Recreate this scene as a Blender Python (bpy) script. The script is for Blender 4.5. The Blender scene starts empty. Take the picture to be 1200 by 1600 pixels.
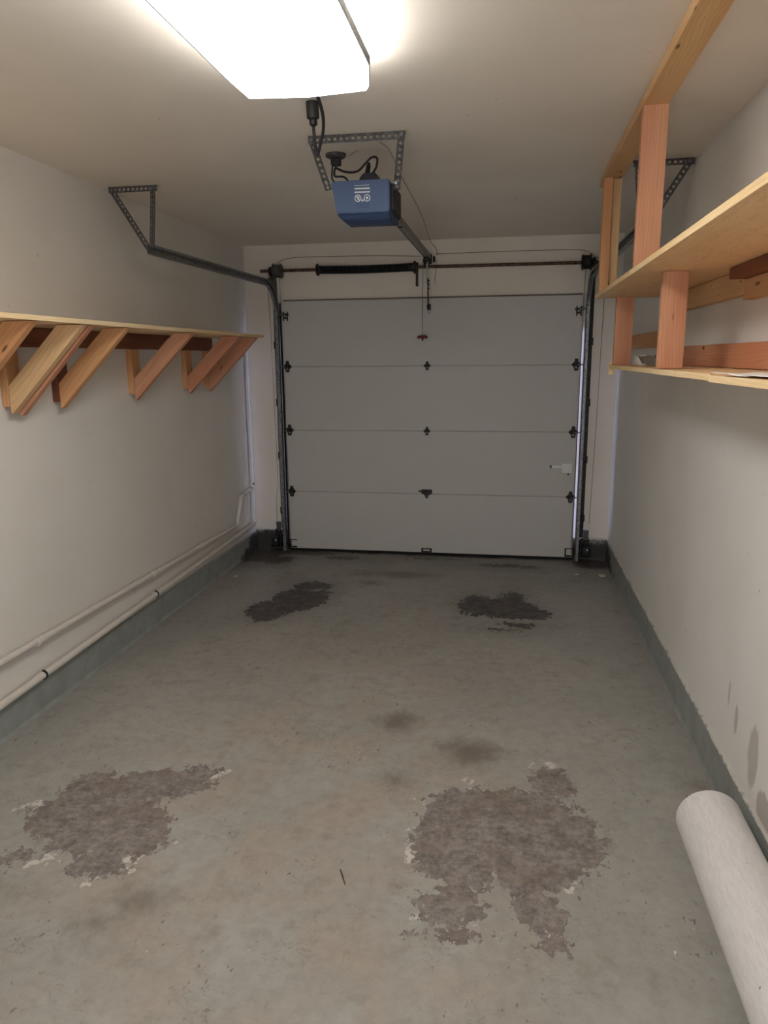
import bpy, bmesh, math, random
from mathutils import Vector, Matrix, noise
random.seed(7)
S = bpy.context.scene
C = S.collection
PI = math.pi

# ------------------------------------------------------------------ camera, light, exposure
D, XL, XR, H = 6.076, -1.546, 1.510, 2.585        # door plane, side walls, ceiling
WB = D + 0.03                                      # inner face of the back wall
YF = -1.3                                          # wall behind the viewer
def setup_camera():
    f, p, yaw, roll, cx, cz = 1138.46, 0.2086, 0.1684, -0.0090, 0.660, 1.6681
    fw = Vector((-math.sin(yaw)*math.cos(p), math.cos(yaw)*math.cos(p), -math.sin(p)))
    r = Vector((math.cos(yaw), math.sin(yaw), 0)); u = r.cross(fw)
    c, s = math.cos(roll), math.sin(roll)
    r2 = c*r + s*u; u2 = -s*r + c*u
    cd = bpy.data.cameras.new('camera'); co = bpy.data.objects.new('camera', cd); C.objects.link(co)
    m = Matrix((r2, u2, -fw)).transposed().to_4x4(); m.translation = Vector((cx, 0, cz))
    co.matrix_world = m
    cd.sensor_fit = 'VERTICAL'; cd.sensor_height = 36; cd.sensor_width = 27
    cd.lens = 36*f/1600; cd.clip_start = 0.02
    S.camera = co
setup_camera()
w = bpy.data.worlds.new('sky'); S.world = w; w.use_nodes = True
w.node_tree.nodes['Background'].inputs[0].default_value = (0.93, 0.96, 1, 1)
w.node_tree.nodes['Background'].inputs[1].default_value = 1.9
S.view_settings.view_transform = 'Standard'; S.view_settings.look = 'None'
S.view_settings.gamma = 1; S.view_settings.use_curve_mapping = False
S.view_settings.exposure = 1.04
LENS_E, TUBE_E, GAP_W = 6.6, 8.0, 0.42
def gap_light(x, s, k=1.0):                               # daylight leaking through the slit beside the garage door
    l = bpy.data.lights.new('door_gap_daylight', 'AREA'); l.shape = 'RECTANGLE'
    l.size = 0.010; l.size_y = 1.75; l.energy = GAP_W*k; l.color = (0.50, 0.56, 1.0)
    o = bpy.data.objects.new('door_gap_daylight', l); C.objects.link(o)
    z = Vector((-s, 0, 0)); yv = Vector((0, 0, 1)); xv = yv.cross(z)
    m = Matrix((xv, yv, z)).transposed().to_4x4(); m.translation = Vector((x, WB-0.0065, 1.0))
    o.matrix_world = m
gap_light(-1.20, -1, 2.6); gap_light(1.20, 1, 1.2)

# ------------------------------------------------------------------ materials
def lin(c):
    return tuple((x/12.92 if x <= .04045 else ((x+.055)/1.055)**2.4) for x in [v/255 for v in c]) + (1,)
class NT:
    def __init__(s, name):
        s.m = bpy.data.materials.new(name); s.m.use_nodes = True
        s.t = s.m.node_tree; s.b = s.t.nodes['Principled BSDF']
    def n(s, kind, ins=None, **kw):
        k = s.t.nodes.new(kind)
        for a, b in kw.items(): setattr(k, a, b)
        for a, b in (ins or {}).items():
            if isinstance(b, bpy.types.NodeSocket): s.t.links.new(b, k.inputs[a])
            else: k.inputs[a].default_value = b
        return k
    def math(s, op, a, b=0.0, c=None):
        d = {0: a, 1: b}
        if c is not None: d[2] = c
        return s.n('ShaderNodeMath', d, operation=op).outputs[0]
    def coord(s): return s.n('ShaderNodeTexCoord').outputs['Object']
    def noise(s, vec, scale, detail=4, rough=.55, dist=0):
        return s.n('ShaderNodeTexNoise', {'Vector': vec, 'Scale': scale, 'Detail': detail, 'Roughness': rough, 'Distortion': dist}).outputs[0]
    def scaled(s, vec, sc, loc=(0, 0, 0)):
        return s.n('ShaderNodeMapping', {'Vector': vec, 'Scale': sc, 'Location': loc}).outputs[0]
    def step(s, v, a, b):
        return s.n('ShaderNodeMapRange', {0: v, 1: a, 2: b}, interpolation_type='SMOOTHSTEP').outputs[0]
    def mix(s, f, a, b, blend='MIX'):
        k = s.n('ShaderNodeMix', data_type='RGBA', blend_type=blend)
        for i, v in ((0, f), (6, a), (7, b)):
            if isinstance(v, bpy.types.NodeSocket): s.t.links.new(v, k.inputs[i])
            else: k.inputs[i].default_value = v
        return k.outputs[2]
    def out(s, col=None, rough=None, metal=None, bump=None, bs=.2, bd=.002, spec=None):
        for nm, v in (('Base Color', col), ('Roughness', rough), ('Metallic', metal), ('Specular IOR Level', spec)):
            if v is None: continue
            if isinstance(v, bpy.types.NodeSocket): s.t.links.new(v, s.b.inputs[nm])
            else: s.b.inputs[nm].default_value = v
        if bump is not None:
            k = s.n('ShaderNodeBump', {'Height': bump, 'Strength': bs, 'Distance': bd})
            s.t.links.new(k.outputs[0], s.b.inputs['Normal'])
        return s.m
def simple(name, rgb, rough=.6, metal=0, var=.12, scale=30, spec=.4):
    t = NT(name); v = t.coord(); n = t.noise(v, scale, 3)
    c = lin(rgb); d = tuple(x*(1-var) for x in c[:3])+(1,); e = tuple(min(1, x*(1+var)) for x in c[:3])+(1,)
    return t.out(t.mix(n, d, e), rough, metal, bump=n, bs=.08, spec=spec)
def emit(name, rgb, e):
    t = NT(name); t.out((.9, .9, .9, 1), .4)
    v = t.coord(); n = t.noise(v, 3, 1)
    t.b.inputs['Emission Color'].default_value = lin(rgb)
    t.t.links.new(t.math('MULTIPLY_ADD', n, e*.04, e*.98), t.b.inputs['Emission Strength'])
    return t.m
def wood(name, a, b, dark, knots=.75, ring=9.0):
    """long grain runs along the board's own x axis"""
    t = NT(name); v = t.coord()
    rnd = t.n('ShaderNodeObjectInfo').outputs['Random']
    off = t.n('ShaderNodeCombineXYZ', {0: t.math('MULTIPLY', rnd, 37.0), 1: t.math('MULTIPLY', rnd, 11.0), 2: t.math('MULTIPLY', rnd, 23.0)}).outputs[0]
    p = t.n('ShaderNodeVectorMath', {0: v, 1: off}, operation='ADD').outputs[0]
    broad = t.noise(t.scaled(p, (.9, 8, 8)), 1.0, 2)
    warp = t.noise(t.scaled(p, (1.6, 5, 5)), 1.0, 3)
    gy = t.n('ShaderNodeSeparateXYZ', {0: p})
    rr = t.math('ADD', t.math('ADD', gy.outputs[1], t.math('MULTIPLY', gy.outputs[2], .6)), t.math('MULTIPLY', warp, .09))
    g = t.math('SINE', t.math('MULTIPLY', rr, ring*60))
    g = t.math('MULTIPLY_ADD', g, .5, .5)
    fine = t.noise(t.scaled(p, (5, 260, 260)), 1.0, 2)
    col = t.mix(t.step(broad, .35, .65), lin(a), lin(b))
    col = t.mix(t.math('MULTIPLY', t.math('POWER', g, 2.0), .17), col, lin(dark))
    col = t.mix(t.math('MULTIPLY', t.step(fine, .45, .75), .22), col, lin(dark))
    vo = t.n('ShaderNodeTexVoronoi', {'Vector': t.scaled(p, (4.0, 13, 13)), 'Scale': 1.0}).outputs['Distance']
    kn = t.math('SUBTRACT', 1.0, t.step(vo, .06, .12))
    col = t.mix(t.math('MULTIPLY', kn, knots), col, lin((70, 36, 20)))
    t.b.inputs['Coat Weight'].default_value = 0
    return t.out(col, .62, 0, bump=fine, bs=.15, spec=.3)
def ply(name, a, b, dark):
    t = NT(name); v = t.coord()
    n1 = t.noise(t.scaled(v, (.8, 5, 5)), 1.6, 4, .6, .8)
    n2 = t.noise(t.scaled(v, (7, 140, 140)), 1, 2)
    g = t.math('FRACT', t.math('MULTIPLY', n1, 9))
    col = t.mix(n1, lin(a), lin(b))
    col = t.mix(t.math('MULTIPLY', t.step(g, .7, 1), .25), col, lin(dark))
    col = t.mix(t.math('MULTIPLY', n2, .25), col, lin(dark))
    return t.out(col, .6, 0, bump=n2, bs=.1, spec=.3)

def paint_wall(name, rgb, stains=()):
    t = NT(name); v = t.coord()
    n = t.noise(v, 1.3, 5, .6); f = t.noise(v, 90, 3)
    c = lin(rgb); d = tuple(x*k for x, k in zip(c[:3], (.93, .92, .90)))+(1,)
    col = t.mix(t.step(n, .3, .7), c, d)
    sp = t.noise(v, 26, 2); col = t.mix(t.math('MULTIPLY', t.step(sp, .755, .78), .5), col, lin((120, 108, 96)))
    for (loc, sc, colr, k) in stains:
        wv = t.n('ShaderNodeMapping', {'Vector': v, 'Location': loc, 'Scale': sc}, vector_type='TEXTURE').outputs[0]
        L = t.n('ShaderNodeVectorMath', {0: wv}, operation='LENGTH').outputs['Value']
        L = t.math('ADD', L, t.math('MULTIPLY', t.math('SUBTRACT', t.noise(t.scaled(v, (8, 60, 8)), 1, 4), .5), .9))
        col = t.mix(t.math('MULTIPLY', t.math('SUBTRACT', 1.0, t.step(L, .75, 1.0)), k), col, lin(colr))
    return t.out(col, .55, 0, bump=f, bs=.12, bd=.001, spec=.35)

def floor_mat():
    t = NT('worn painted concrete'); v = t.coord()
    nz = t.n('ShaderNodeTexNoise', {'Vector': t.scaled(v, (1, .8, 1)), 'Scale': 4.2, 'Detail': 9, 'Roughness': .62})
    nfine = t.noise(t.scaled(v, (1, .7, 1)), 30, 6, .7)
    def field(blobs, amp, ampf=.18):
        cur = None
        for (x, y, rx, ry, rot) in blobs:
            mp = t.n('ShaderNodeMapping', {'Vector': v, 'Location': (x, y, 0), 'Rotation': (0, 0, rot), 'Scale': (rx, ry, 1)}, vector_type='TEXTURE').outputs[0]
            L = t.n('ShaderNodeVectorMath', {0: mp}, operation='LENGTH').outputs['Value']
            L = t.math('SUBTRACT', L, 1.0)
            L = t.math('MULTIPLY', L, min(rx, ry)/.2)
            cur = L if cur is None else t.n('ShaderNodeMath', {0: cur, 1: L, 2: .12}, operation='SMOOTH_MIN').outputs[0]
        cur = t.math('ADD', cur, t.math('MULTIPLY', t.math('SUBTRACT', nz.outputs[0], .5), amp))
        return t.math('ADD', cur, t.math('MULTIPLY', t.math('SUBTRACT', nfine, .5), ampf))
    bare = field([(.56, 2.31, .17, .30, 0), (.50, 2.50, .11, .10, 0), (.76, 2.30, .22, .25, .1), (.95, 2.30, .09, .12, 0), (.87, 2.70, .09, .10, 0), (.72, 2.50, .20, .11, .2),
                  (.52, 1.96, .11, .08, 0), (.56, 1.86, .09, .04, 0), (.79, 1.99, .07, .12, .1), (.82, 1.85, .06, .04, 0), (.90, 2.43, .10, .06, 0),
                  (-.79, 2.20, .27, .18, -.15), (-.95, 2.38, .12, .13, .2), (-.70, 2.45, .22, .11, .35), (-.55, 2.57, .09, .05, .3), (-.60, 2.12, .10, .13, .3),
                  (-.66, 1.97, .10, .08, 0), (-.98, 1.95, .10, .05, .6)], .85, 1.0)
    wet = field([(-.89, 4.52, .16, .22, -.1), (-.76, 4.74, .20, .24, 0), (-.74, 5.06, .14, .09, 0), (-.64, 4.92, .06, .12, 0),
                 (.49, 4.80, .12, .20, 0), (.66, 4.76, .24, .20, 0), (.74, 5.00, .08, .14, 0), (.88, 4.68, .10, .10, 0), (.62, 4.36, .08, .03, 0), (.72, 4.46, .10, .03, 0),
                 (.62, 5.80, .20, .06, 0), (.85, 5.78, .09, .04, 0), (-.70, 5.86, .18, .06, 0), (-1.05, 5.98, .35, .07, 0),
                 (-1.42, 5.88, .16, .24, 0), (-1.22, 5.72, .14, .10, .5), (1.38, 5.96, .16, .13, 0), (.1, 6.06, 1.2, .04, 0), (.1, 5.93, .10, .015, 0)], .9, 1.0)
    brown = field([(-.46, 1.84, .10, .06, .2), (-.53, 1.73, .08, .05, .4), (.55, 2.89, .13, .12, 0), (.26, 2.62, .06, .09, 0), (-1.0, 1.80, .12, .06, .3),
                   (-.98, 3.36, .07, .015, .2), (.2, 3.1, .10, .10, 0), (-.17, 5.45, .35, .10, 0), (-.35, 5.2, .1, .07, 0)], 1.2, .7)
    paint = lin((165, 162, 154)); paint2 = lin((155, 153, 146)); tan = lin((164, 153, 141))
    n1 = t.noise(v, 1.6, 4, .6); n2 = t.noise(v, 3.3, 5, .6, .3)
    col = t.mix(t.step(n1, .35, .65), paint, paint2)
    # worn tan traffic zone down the middle
    dx = t.n('ShaderNodeMapping', {'Vector': v, 'Location': (.0, 2.0, 0), 'Scale': (.85, 2.4, 1)}, vector_type='TEXTURE').outputs[0]
    tz = t.math('SUBTRACT', 1.0, t.step(t.n('ShaderNodeVectorMath', {0: dx}, operation='LENGTH').outputs['Value'], .5, 1.4))
    col = t.mix(t.math('MULTIPLY', t.math('MULTIPLY', t.step(n2, .38, .66), tz), .95), col, tan)
    grime = t.math('MULTIPLY', t.step(t.noise(v, 7, 7, .72), .50, .72), .45)
    col = t.mix(grime, col, lin((122, 112, 98)))
    sp = t.noise(t.scaled(v, (1, .5, 1)), 46, 3, .6)
    zone = t.step(t.noise(v, 2.3, 2), .45, .6)
    col = t.mix(t.math('MULTIPLY', t.math('MULTIPLY', t.step(sp, .645, .67), zone), .75), col, lin((96, 88, 80)))
    ws = t.noise(t.scaled(v, (1, .8, 1), (3, 1, 0)), 38, 2)
    col = t.mix(t.math('MULTIPLY', t.math('MULTIPLY', t.step(ws, .72, .735), zone), .8), col, lin((196, 188, 176)))
    # hairline scratches
    wv = t.n('ShaderNodeTexNoise', {'Vector': t.scaled(v, (3, 1.2, 1)), 'Scale': 3.0, 'Detail': 5.0, 'Distortion': 1.2}).outputs[0]
    cr = t.math('SUBTRACT', 1.0, t.step(t.math('ABSOLUTE', t.math('SUBTRACT', wv, .5)), .0, .004))
    col = t.mix(t.math('MULTIPLY', t.math('MULTIPLY', cr, t.step(n1, .5, .62)), .45), col, lin((92, 84, 76)))
    w2 = t.n('ShaderNodeTexNoise', {'Vector': t.scaled(v, (1.5, 2.6, 1), (7, 2, 0)), 'Scale': 6.0, 'Detail': 6.0, 'Distortion': .8}).outputs[0]
    cr2 = t.math('SUBTRACT', 1.0, t.step(t.math('ABSOLUTE', t.math('SUBTRACT', w2, .5)), .0, .010))
    col = t.mix(t.math('MULTIPLY', t.math('MULTIPLY', cr2, t.step(t.noise(v, 4.5, 3), .50, .62)), .5), col, lin((104, 94, 84)))
    mt = t.noise(v, 18, 8, .75); col = t.mix(t.math('MULTIPLY', t.step(mt, 0.35, .68), .26), col, lin((112, 104, 94)))
    br = t.math('SUBTRACT', 1.0, t.step(brown, -.5, .25))
    col = t.mix(t.math('MULTIPLY', br, .75), col, lin((104, 92, 80)))
    # bare concrete with pale chipped rim
    mott = t.noise(v, 14, 7, .72)
    m2 = t.noise(v, 42, 6, .75)
    conc = t.mix(t.step(t.math('ADD', t.math('MULTIPLY', mott, .5), t.math('MULTIPLY', m2, .5)), .36, .64), lin((98, 91, 87)), lin((150, 141, 134)))
    conc = t.mix(t.math('MULTIPLY', t.step(t.noise(v, 5, 4), .5, .7), .5), conc, lin((118, 98, 82)))
    chip = t.math('MULTIPLY', t.math('SUBTRACT', 1.0, t.step(t.math('ABSOLUTE', t.math('SUBTRACT', bare, .10)), .05, .10)), t.step(t.noise(v, 6.5, 5, .6), .60, .63))
    col = t.mix(t.math('MULTIPLY', chip, .9), col, lin((205, 197, 188)))
    bm = t.math('SUBTRACT', 1.0, t.step(bare, -.012, .012))
    rim = t.math('SUBTRACT', 1.0, t.step(t.math('ABSOLUTE', bare), .0, .05))
    conc = t.mix(t.math('MULTIPLY', rim, .35), conc, lin((84, 78, 74)))
    col = t.mix(bm, col, conc)
    wetc = t.mix(t.step(mott, .35, .7), lin((46, 40, 38)), lin((98, 90, 84)))
    wm = t.math('SUBTRACT', 1.0, t.step(wet, -.03, .03))
    halo = t.math('SUBTRACT', 1.0, t.step(wet, .0, .9))
    col = t.mix(t.math('MULTIPLY', halo, .25), col, lin((92, 86, 80)))
    col = t.mix(wm, col, wetc)
    # grime tracked in under the door and in the far corners
    sx = t.n('ShaderNodeSeparateXYZ', {0: v})
    far = t.step(t.math('ADD', sx.outputs[1], t.math('MULTIPLY', t.math('SUBTRACT', nz.outputs[0], .5), 1.5)), 4.9, 6.2)
    col = t.mix(t.math('MULTIPLY', far, .38), col, lin((92, 85, 79)))
    rough = t.math('ADD', .36, t.math('MULTIPLY', bm, .4))
    rough = t.math('ADD', rough, t.math('MULTIPLY', mott, .12))
    return t.out(col, rough, 0, bump=t.math('ADD', t.math('MULTIPLY', bm, -1.0), t.math('MULTIPLY', nfine, .35)), bs=.35, bd=.002, spec=.4)

def curb_mat():
    t = NT('grey green curb paint'); v = t.coord()
    n = t.noise(v, 9, 5, .65)
    col = t.mix(t.step(n, .3, .7), lin((150, 154, 150)), lin((136, 138, 132)))
    g = t.n('ShaderNodeNewGeometry').outputs['Position']; p = t.n('ShaderNodeSeparateXYZ', {0: g})
    k = t.math('MULTIPLY_ADD', t.math('SUBTRACT', t.noise(g, 11, 6, .7), .5), .9, p.outputs[1])       # dark brown blotches low down towards the door
    k = t.math('SUBTRACT', k, t.math('MULTIPLY', p.outputs[2], 2.6))
    col = t.mix(t.math('MULTIPLY', t.step(k, 5.50, 5.75), .9), col, lin((44, 38, 35)))
    e = t.math('ADD', p.outputs[2], t.math('MULTIPLY', t.math('SUBTRACT', t.noise(g, 16, 6, .7), .5), .055))       # paint chipped off along the top edge
    col = t.mix(t.math('MULTIPLY', t.step(e, .164, .168), .85), col, lin((206, 200, 190)))
    return t.out(col, .5, 0, bump=n, bs=.1, spec=.35)
def metal_mat(name, a, b, rough=.45, metal=.8, scale=40):
    t = NT(name); v = t.coord(); n = t.noise(v, scale, 4, .65)
    return t.out(t.mix(t.step(n, .35, .65), lin(a), lin(b)), rough, metal, bump=n, bs=.05)
M = dict(
    wall=paint_wall('cream wall paint', (228, 223, 215)),
    wall_r=paint_wall('white wall paint with scuffs', (230, 227, 222),
        [((XR, 2.42, .33), (.05, .055, .125), (160, 147, 138), .6), ((XR, 2.62, .37), (.05, .02, .06), (164, 156, 150), .7),
         ((XR, 2.72, .42), (.05, .015, .05), (170, 162, 156), .6), ((XR, 2.27, .22), (.05, .09, .07), (138, 120, 110), .6)]),
    ceil=paint_wall('ceiling paint', (238, 231, 221)),
    back=paint_wall('cream header paint', (232, 223, 210)),
    floor=floor_mat(),
    curb=curb_mat(),
    door=simple('white door steel', (194, 190, 185), .5, 0, .04, 6),
    white=simple('white enamel', (222, 220, 216), .4, 0, .05, 12),
    pipe=simple('painted pipe', (212, 204, 194), .45, 0, .08, 18),
    galv=metal_mat('galvanised steel', (112, 114, 116), (150, 152, 154), .42, .85, 60),
    steel=metal_mat('grey perforated angle', (76, 75, 76), (112, 110, 110), .55, .7, 70),
    rail=metal_mat('dull zinc rail', (140, 137, 130), (164, 160, 150), .55, .35, 60),
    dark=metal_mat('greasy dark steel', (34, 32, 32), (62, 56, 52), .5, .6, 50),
    black=simple('black plastic', (26, 26, 28), .5, 0, .2, 40),
    spring=metal_mat('black oiled spring steel', (22, 24, 28), (40, 42, 46), .4, .6, 80),
    rust=metal_mat('rusty shaft', (58, 40, 34), (110, 88, 72), .55, .6, 60),
    blue=simple('blue plastic housing', (66, 86, 120), .55, 0, .06, 20),
    blue2=simple('dark blue lower cover', (48, 64, 98), .6, 0, .08, 20),
    red=simple('red plastic', (96, 24, 28), .45, 0, .1, 30),
    labelw=simple('white print', (216, 216, 214), .6, 0, .04, 30),
    cord=simple('grey black cable', (36, 36, 40), .55, 0, .1, 40),
    wire=simple('thin brown bell wire', (122, 108, 94), .6, 0, .1, 40),
    edging=simple('brown header seal', (132, 120, 106), .7, 0, .1, 40),
    rubber=simple('black rubber seal', (16, 15, 15), .8, 0, .2, 40),
    fir=wood('fir stud', (216, 164, 116), (204, 146, 100), (156, 98, 58)),
    fir_red=wood('reddish fir stud', (210, 156, 122), (194, 132, 100), (142, 84, 58)),
    redwood=wood('dark red fir ledger', (138, 86, 60), (118, 68, 48), (80, 42, 30)),
    pine=wood('pale yellow pine', (224, 186, 138), (208, 162, 116), (172, 122, 80)),
    ply=ply('plywood sheet', (246, 214, 168), (230, 192, 142), (170, 122, 78)),
    edge=wood('pale board edge', (238, 214, 172), (228, 196, 146), (184, 144, 96), .3),
    paper=simple('white paper', (232, 228, 224), .7, 0, .03, 14),
    cloth=simple('grey crumpled sheet', (146, 142, 142), .8, 0, .15, 30),
    chip=simple('pale paint flake', (206, 198, 188), .8, 0, .1, 60),
    twig=simple('dry twig', (74, 58, 44), .8, 0, .2, 90),
    glass=simple('sensor lens', (190, 200, 205), .15, 0, .05, 30),
    lens=emit('glowing acrylic lens', (255, 253, 250), LENS_E),
    tube=emit('glowing tube', (255, 252, 246), TUBE_E),
)
def vinyl():
    t = NT('white vinyl sheet back'); v = t.coord()
    a = t.noise(t.scaled(v, (150, 22, 150)), 1, 3, .6); b = t.noise(v, 3, 3)
    col = t.mix(t.step(a, .3, .75), lin((226, 222, 221)), lin((211, 207, 206)))
    col = t.mix(t.math('MULTIPLY', b, .25), col, lin((204, 196, 190)))
    sp = t.noise(t.scaled(v, (1, .8, 1)), 30, 1); col = t.mix(t.math('MULTIPLY', t.step(sp, .775, .785), .7), col, lin((90, 84, 84)))
    return t.out(col, .55, 0, bump=a, bs=.08, bd=.0005, spec=.35)
M['vinyl'] = vinyl()

# ------------------------------------------------------------------ mesh helpers
def smooth(pts, k=6):
    P = [Vector(q) for q in pts]; out = []
    for i in range(len(P)-1):
        p0, p1, p2, p3 = P[max(i-1, 0)], P[i], P[i+1], P[min(i+2, len(P)-1)]
        for j in range(k):
            t = j/k; out.append(.5*((2*p1)+(p2-p0)*t+(2*p0-5*p1+4*p2-p3)*t*t+(3*p1-p0-3*p2+p3)*t**3))
    return out+[P[-1]]
class MB:
    def __init__(s): s.b = bmesh.new()
    def box(s, lo, hi, bev=0):
        lo, hi = Vector(lo), Vector(hi)
        r = bmesh.ops.create_cube(s.b, size=1)
        for v in r['verts']: v.co = Vector([lo[i]+(v.co[i]+.5)*(hi[i]-lo[i]) for i in range(3)])
        if bev:
            es = {e for v in r['verts'] for e in v.link_edges}
            bmesh.ops.bevel(s.b, geom=list(es), offset=bev, segments=2, affect='EDGES', profile=.5)
        return s
    def prism(s, poly, axis, a, b):
        """poly: 2-D points in the two other axes (in order), extruded along axis from a to b"""
        def P(q, t):
            l = list(q); l.insert(axis, t); return Vector(l)
        va = [s.b.verts.new(P(q, a)) for q in poly]; vb = [s.b.verts.new(P(q, b)) for q in poly]
        n = len(poly)
        s.b.faces.new(va); s.b.faces.new(vb[::-1])
        for i in range(n): s.b.faces.new((va[i], vb[i], vb[(i+1) % n], va[(i+1) % n]))
        return s
    def tube(s, pts, r, n=10, caps=True):
        pts = [Vector(p) for p in pts]; rr = r if isinstance(r, (list, tuple)) else [r]*len(pts)
        rings = []; up = None
        for i, p in enumerate(pts):
            d = (pts[min(i+1, len(pts)-1)]-pts[max(i-1, 0)]).normalized()
            if up is None:
                up = Vector((0, 0, 1)) if abs(d.z) < .9 else Vector((1, 0, 0))
            x = up.cross(d).normalized(); up = d.cross(x).normalized()
            rings.append([s.b.verts.new(p+rr[i]*(math.cos(2*PI*k/n)*x+math.sin(2*PI*k/n)*up)) for k in range(n)])
        for a, b in zip(rings, rings[1:]):
            for k in range(n): s.b.faces.new((a[k], a[(k+1) % n], b[(k+1) % n], b[k]))
        if caps: s.b.faces.new(rings[0][::-1]); s.b.faces.new(rings[-1])
        return s
    def cyl(s, a, b, r, n=20): return s.tube([a, b], r, n)
    def lathe(s, prof, c, axis, n=24):
        """prof: (distance along axis, radius)"""
        ax = Vector(axis).normalized(); c = Vector(c)
        return s.tube([c+ax*h for h, _ in prof], [max(r, 1e-4) for _, r in prof], n)
    def strip(s, a, b, wd, width, thick, pitch=.025, hole=.0075):
        """perforated flat bar from a to b, wd = width direction"""
        a, b = Vector(a), Vector(b); L = (b-a).length; u = (b-a)/L; wv = Vector(wd); wv = (wv-u*wv.dot(u)).normalized(); nv = u.cross(wv)
        n = max(1, round(L/pitch)); p = L/n; hole = min(hole, p*.36)
        for side in (0, 1):
            o = nv*thick*side
            for i in range(n):
                c = a+u*(p*(i+.5))+o
                sq = []; hl = []
                for k in range(8):
                    an = PI/4*k; cx, cy = math.cos(an), math.sin(an); m_ = max(abs(cx), abs(cy))
                    sq.append(s.b.verts.new(c+u*(cx/m_*p/2)+wv*(cy/m_*width/2)))
                    hl.append(s.b.verts.new(c+u*cx*hole+wv*cy*hole))
                for k in range(8):
                    q = (sq[k], sq[(k+1) % 8], hl[(k+1) % 8], hl[k]); s.b.faces.new(q if side else q[::-1])
        for e in (-1, 1):                                        # the two long edges
            q = [a+wv*e*width/2, b+wv*e*width/2, b+wv*e*width/2+nv*thick, a+wv*e*width/2+nv*thick]
            s.b.faces.new([s.b.verts.new(x) for x in q])
        return s
    def build(s, name, mat, parent=None, smooth=False, origin=None, solid=0):
        bmesh.ops.recalc_face_normals(s.b, faces=s.b.faces[:])
        vs = [v.co for v in s.b.verts]
        if origin is None:
            lo = Vector([min(v[i] for v in vs) for i in range(3)]); hi = Vector([max(v[i] for v in vs) for i in range(3)])
            origin = Vector(((lo.x+hi.x)/2, (lo.y+hi.y)/2, lo.z))
        else: origin = Vector(origin)
        for v in s.b.verts: v.co -= origin
        me = bpy.data.meshes.new(name); s.b.to_mesh(me); s.b.free()
        o = bpy.data.objects.new(name, me); C.objects.link(o); me.materials.append(mat)
        if smooth:
            for p in me.polygons: p.use_smooth = True
            try: me.set_sharp_from_angle(angle=math.radians(40))
            except Exception: pass
        if solid:
            md = o.modifiers.new('thickness', 'SOLIDIFY'); md.thickness = solid; md.offset = 0
        place(o, origin, parent); return o
WPOS = {}
def place(o, origin, parent):
    WPOS[o] = Vector(origin)
    if parent is not None: o.parent = parent; o.location = Vector(origin)-WPOS[parent]
    else: o.location = origin
def tag(o, label, cat, group=None):
    o['label'] = label; o['category'] = cat
    if group: o['group'] = group
    return o
def thing(name, label, cat, loc, group=None):
    o = bpy.data.objects.new(name, None); C.objects.link(o); o.empty_display_size = .05
    o.location = loc; WPOS[o] = Vector(loc); return tag(o, label, cat, group)
def struct(o): o['kind'] = 'structure'; return o
def board(name, a, b, wd, width, thick, mat, parent=None, bev=.002, cut=None):
    """plank whose long axis a->b is its local x; wd is the direction of its width"""
    a, b = Vector(a), Vector(b); u = (b-a); L = u.length; u.normalize(); wv = Vector(wd); wv = (wv-u*wv.dot(u)).normalized(); nv = u.cross(wv)
    m = MB(); m.box((-L/2, -width/2, -thick/2), (L/2, width/2, thick/2), bev)
    me = bpy.data.meshes.new(name); bmesh.ops.recalc_face_normals(m.b, faces=m.b.faces[:]); m.b.to_mesh(me); m.b.free(); me.materials.append(mat)
    o = bpy.data.objects.new(name, me); C.objects.link(o)
    R = Matrix((u, wv, nv)).transposed().to_4x4(); c = (a+b)/2
    WPOS[o] = c
    R.translation = c-(WPOS[parent] if parent else Vector())
    if parent: o.parent = parent
    o.matrix_local = R
    return o
def poly_board(name, poly, y0, y1, ang, mat, parent):
    """brace with shaped ends: polygon in x-z, extruded y0..y1, grain along ang"""
    cx = sum(p[0] for p in poly)/len(poly); cz = sum(p[1] for p in poly)/len(poly); cy = (y0+y1)/2
    R = Matrix.Rotation(-ang, 4, 'Y'); Ri = R.inverted()
    m = MB(); m.prism([(p[0]-cx, p[1]-cz) for p in poly], 1, y0-cy, y1-cy)
    for v in m.b.verts: v.co = Ri @ v.co
    bmesh.ops.bevel(m.b, geom=m.b.edges[:], offset=.0018, segments=1, affect='EDGES')
    bmesh.ops.recalc_face_normals(m.b, faces=m.b.faces[:])
    me = bpy.data.meshes.new(name); m.b.to_mesh(me); m.b.free(); me.materials.append(mat)
    o = bpy.data.objects.new(name, me); C.objects.link(o); o.parent = parent; WPOS[o] = Vector((cx, cy, cz))
    R.translation = WPOS[o]-WPOS[parent]; o.matrix_local = R
    return o

# ------------------------------------------------------------------ room shell
T = .12
struct(MB().box((XL-T, YF-T, -.1), (XR+T, D+.6, 0)).build('floor', M['floor'], origin=(0, 0, 0)))
struct(MB().box((XL-T, YF-T, H), (XR+T, WB+T, H+.1)).build('ceiling', M['ceil'], origin=(0, 0, 0)))
struct(MB().box((XL-T, YF-T, 0), (XL, WB+T, H)).build('wall_left', M['wall'], origin=(0, 0, 0)))
struct(MB().box((XR, YF-T, 0), (XR+T, WB+T, H)).build('wall_right', M['wall_r'], origin=(0, 0, 0)))
OX, OZ = 1.17, 2.09                               # door opening in the back wall
struct(MB().prism([(XL, 0), (-OX, 0), (-OX, OZ), (OX, OZ), (OX, 0), (XR, 0), (XR, H), (XL, H)], 1, WB, WB+T).build('wall_back', M['back'], origin=(0, 0, 0)))
PX0, PX1, PZ = -.55, 1.05, 2.08                    # unseen doorway assumed behind the viewer, added to let in daylight fill
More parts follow.
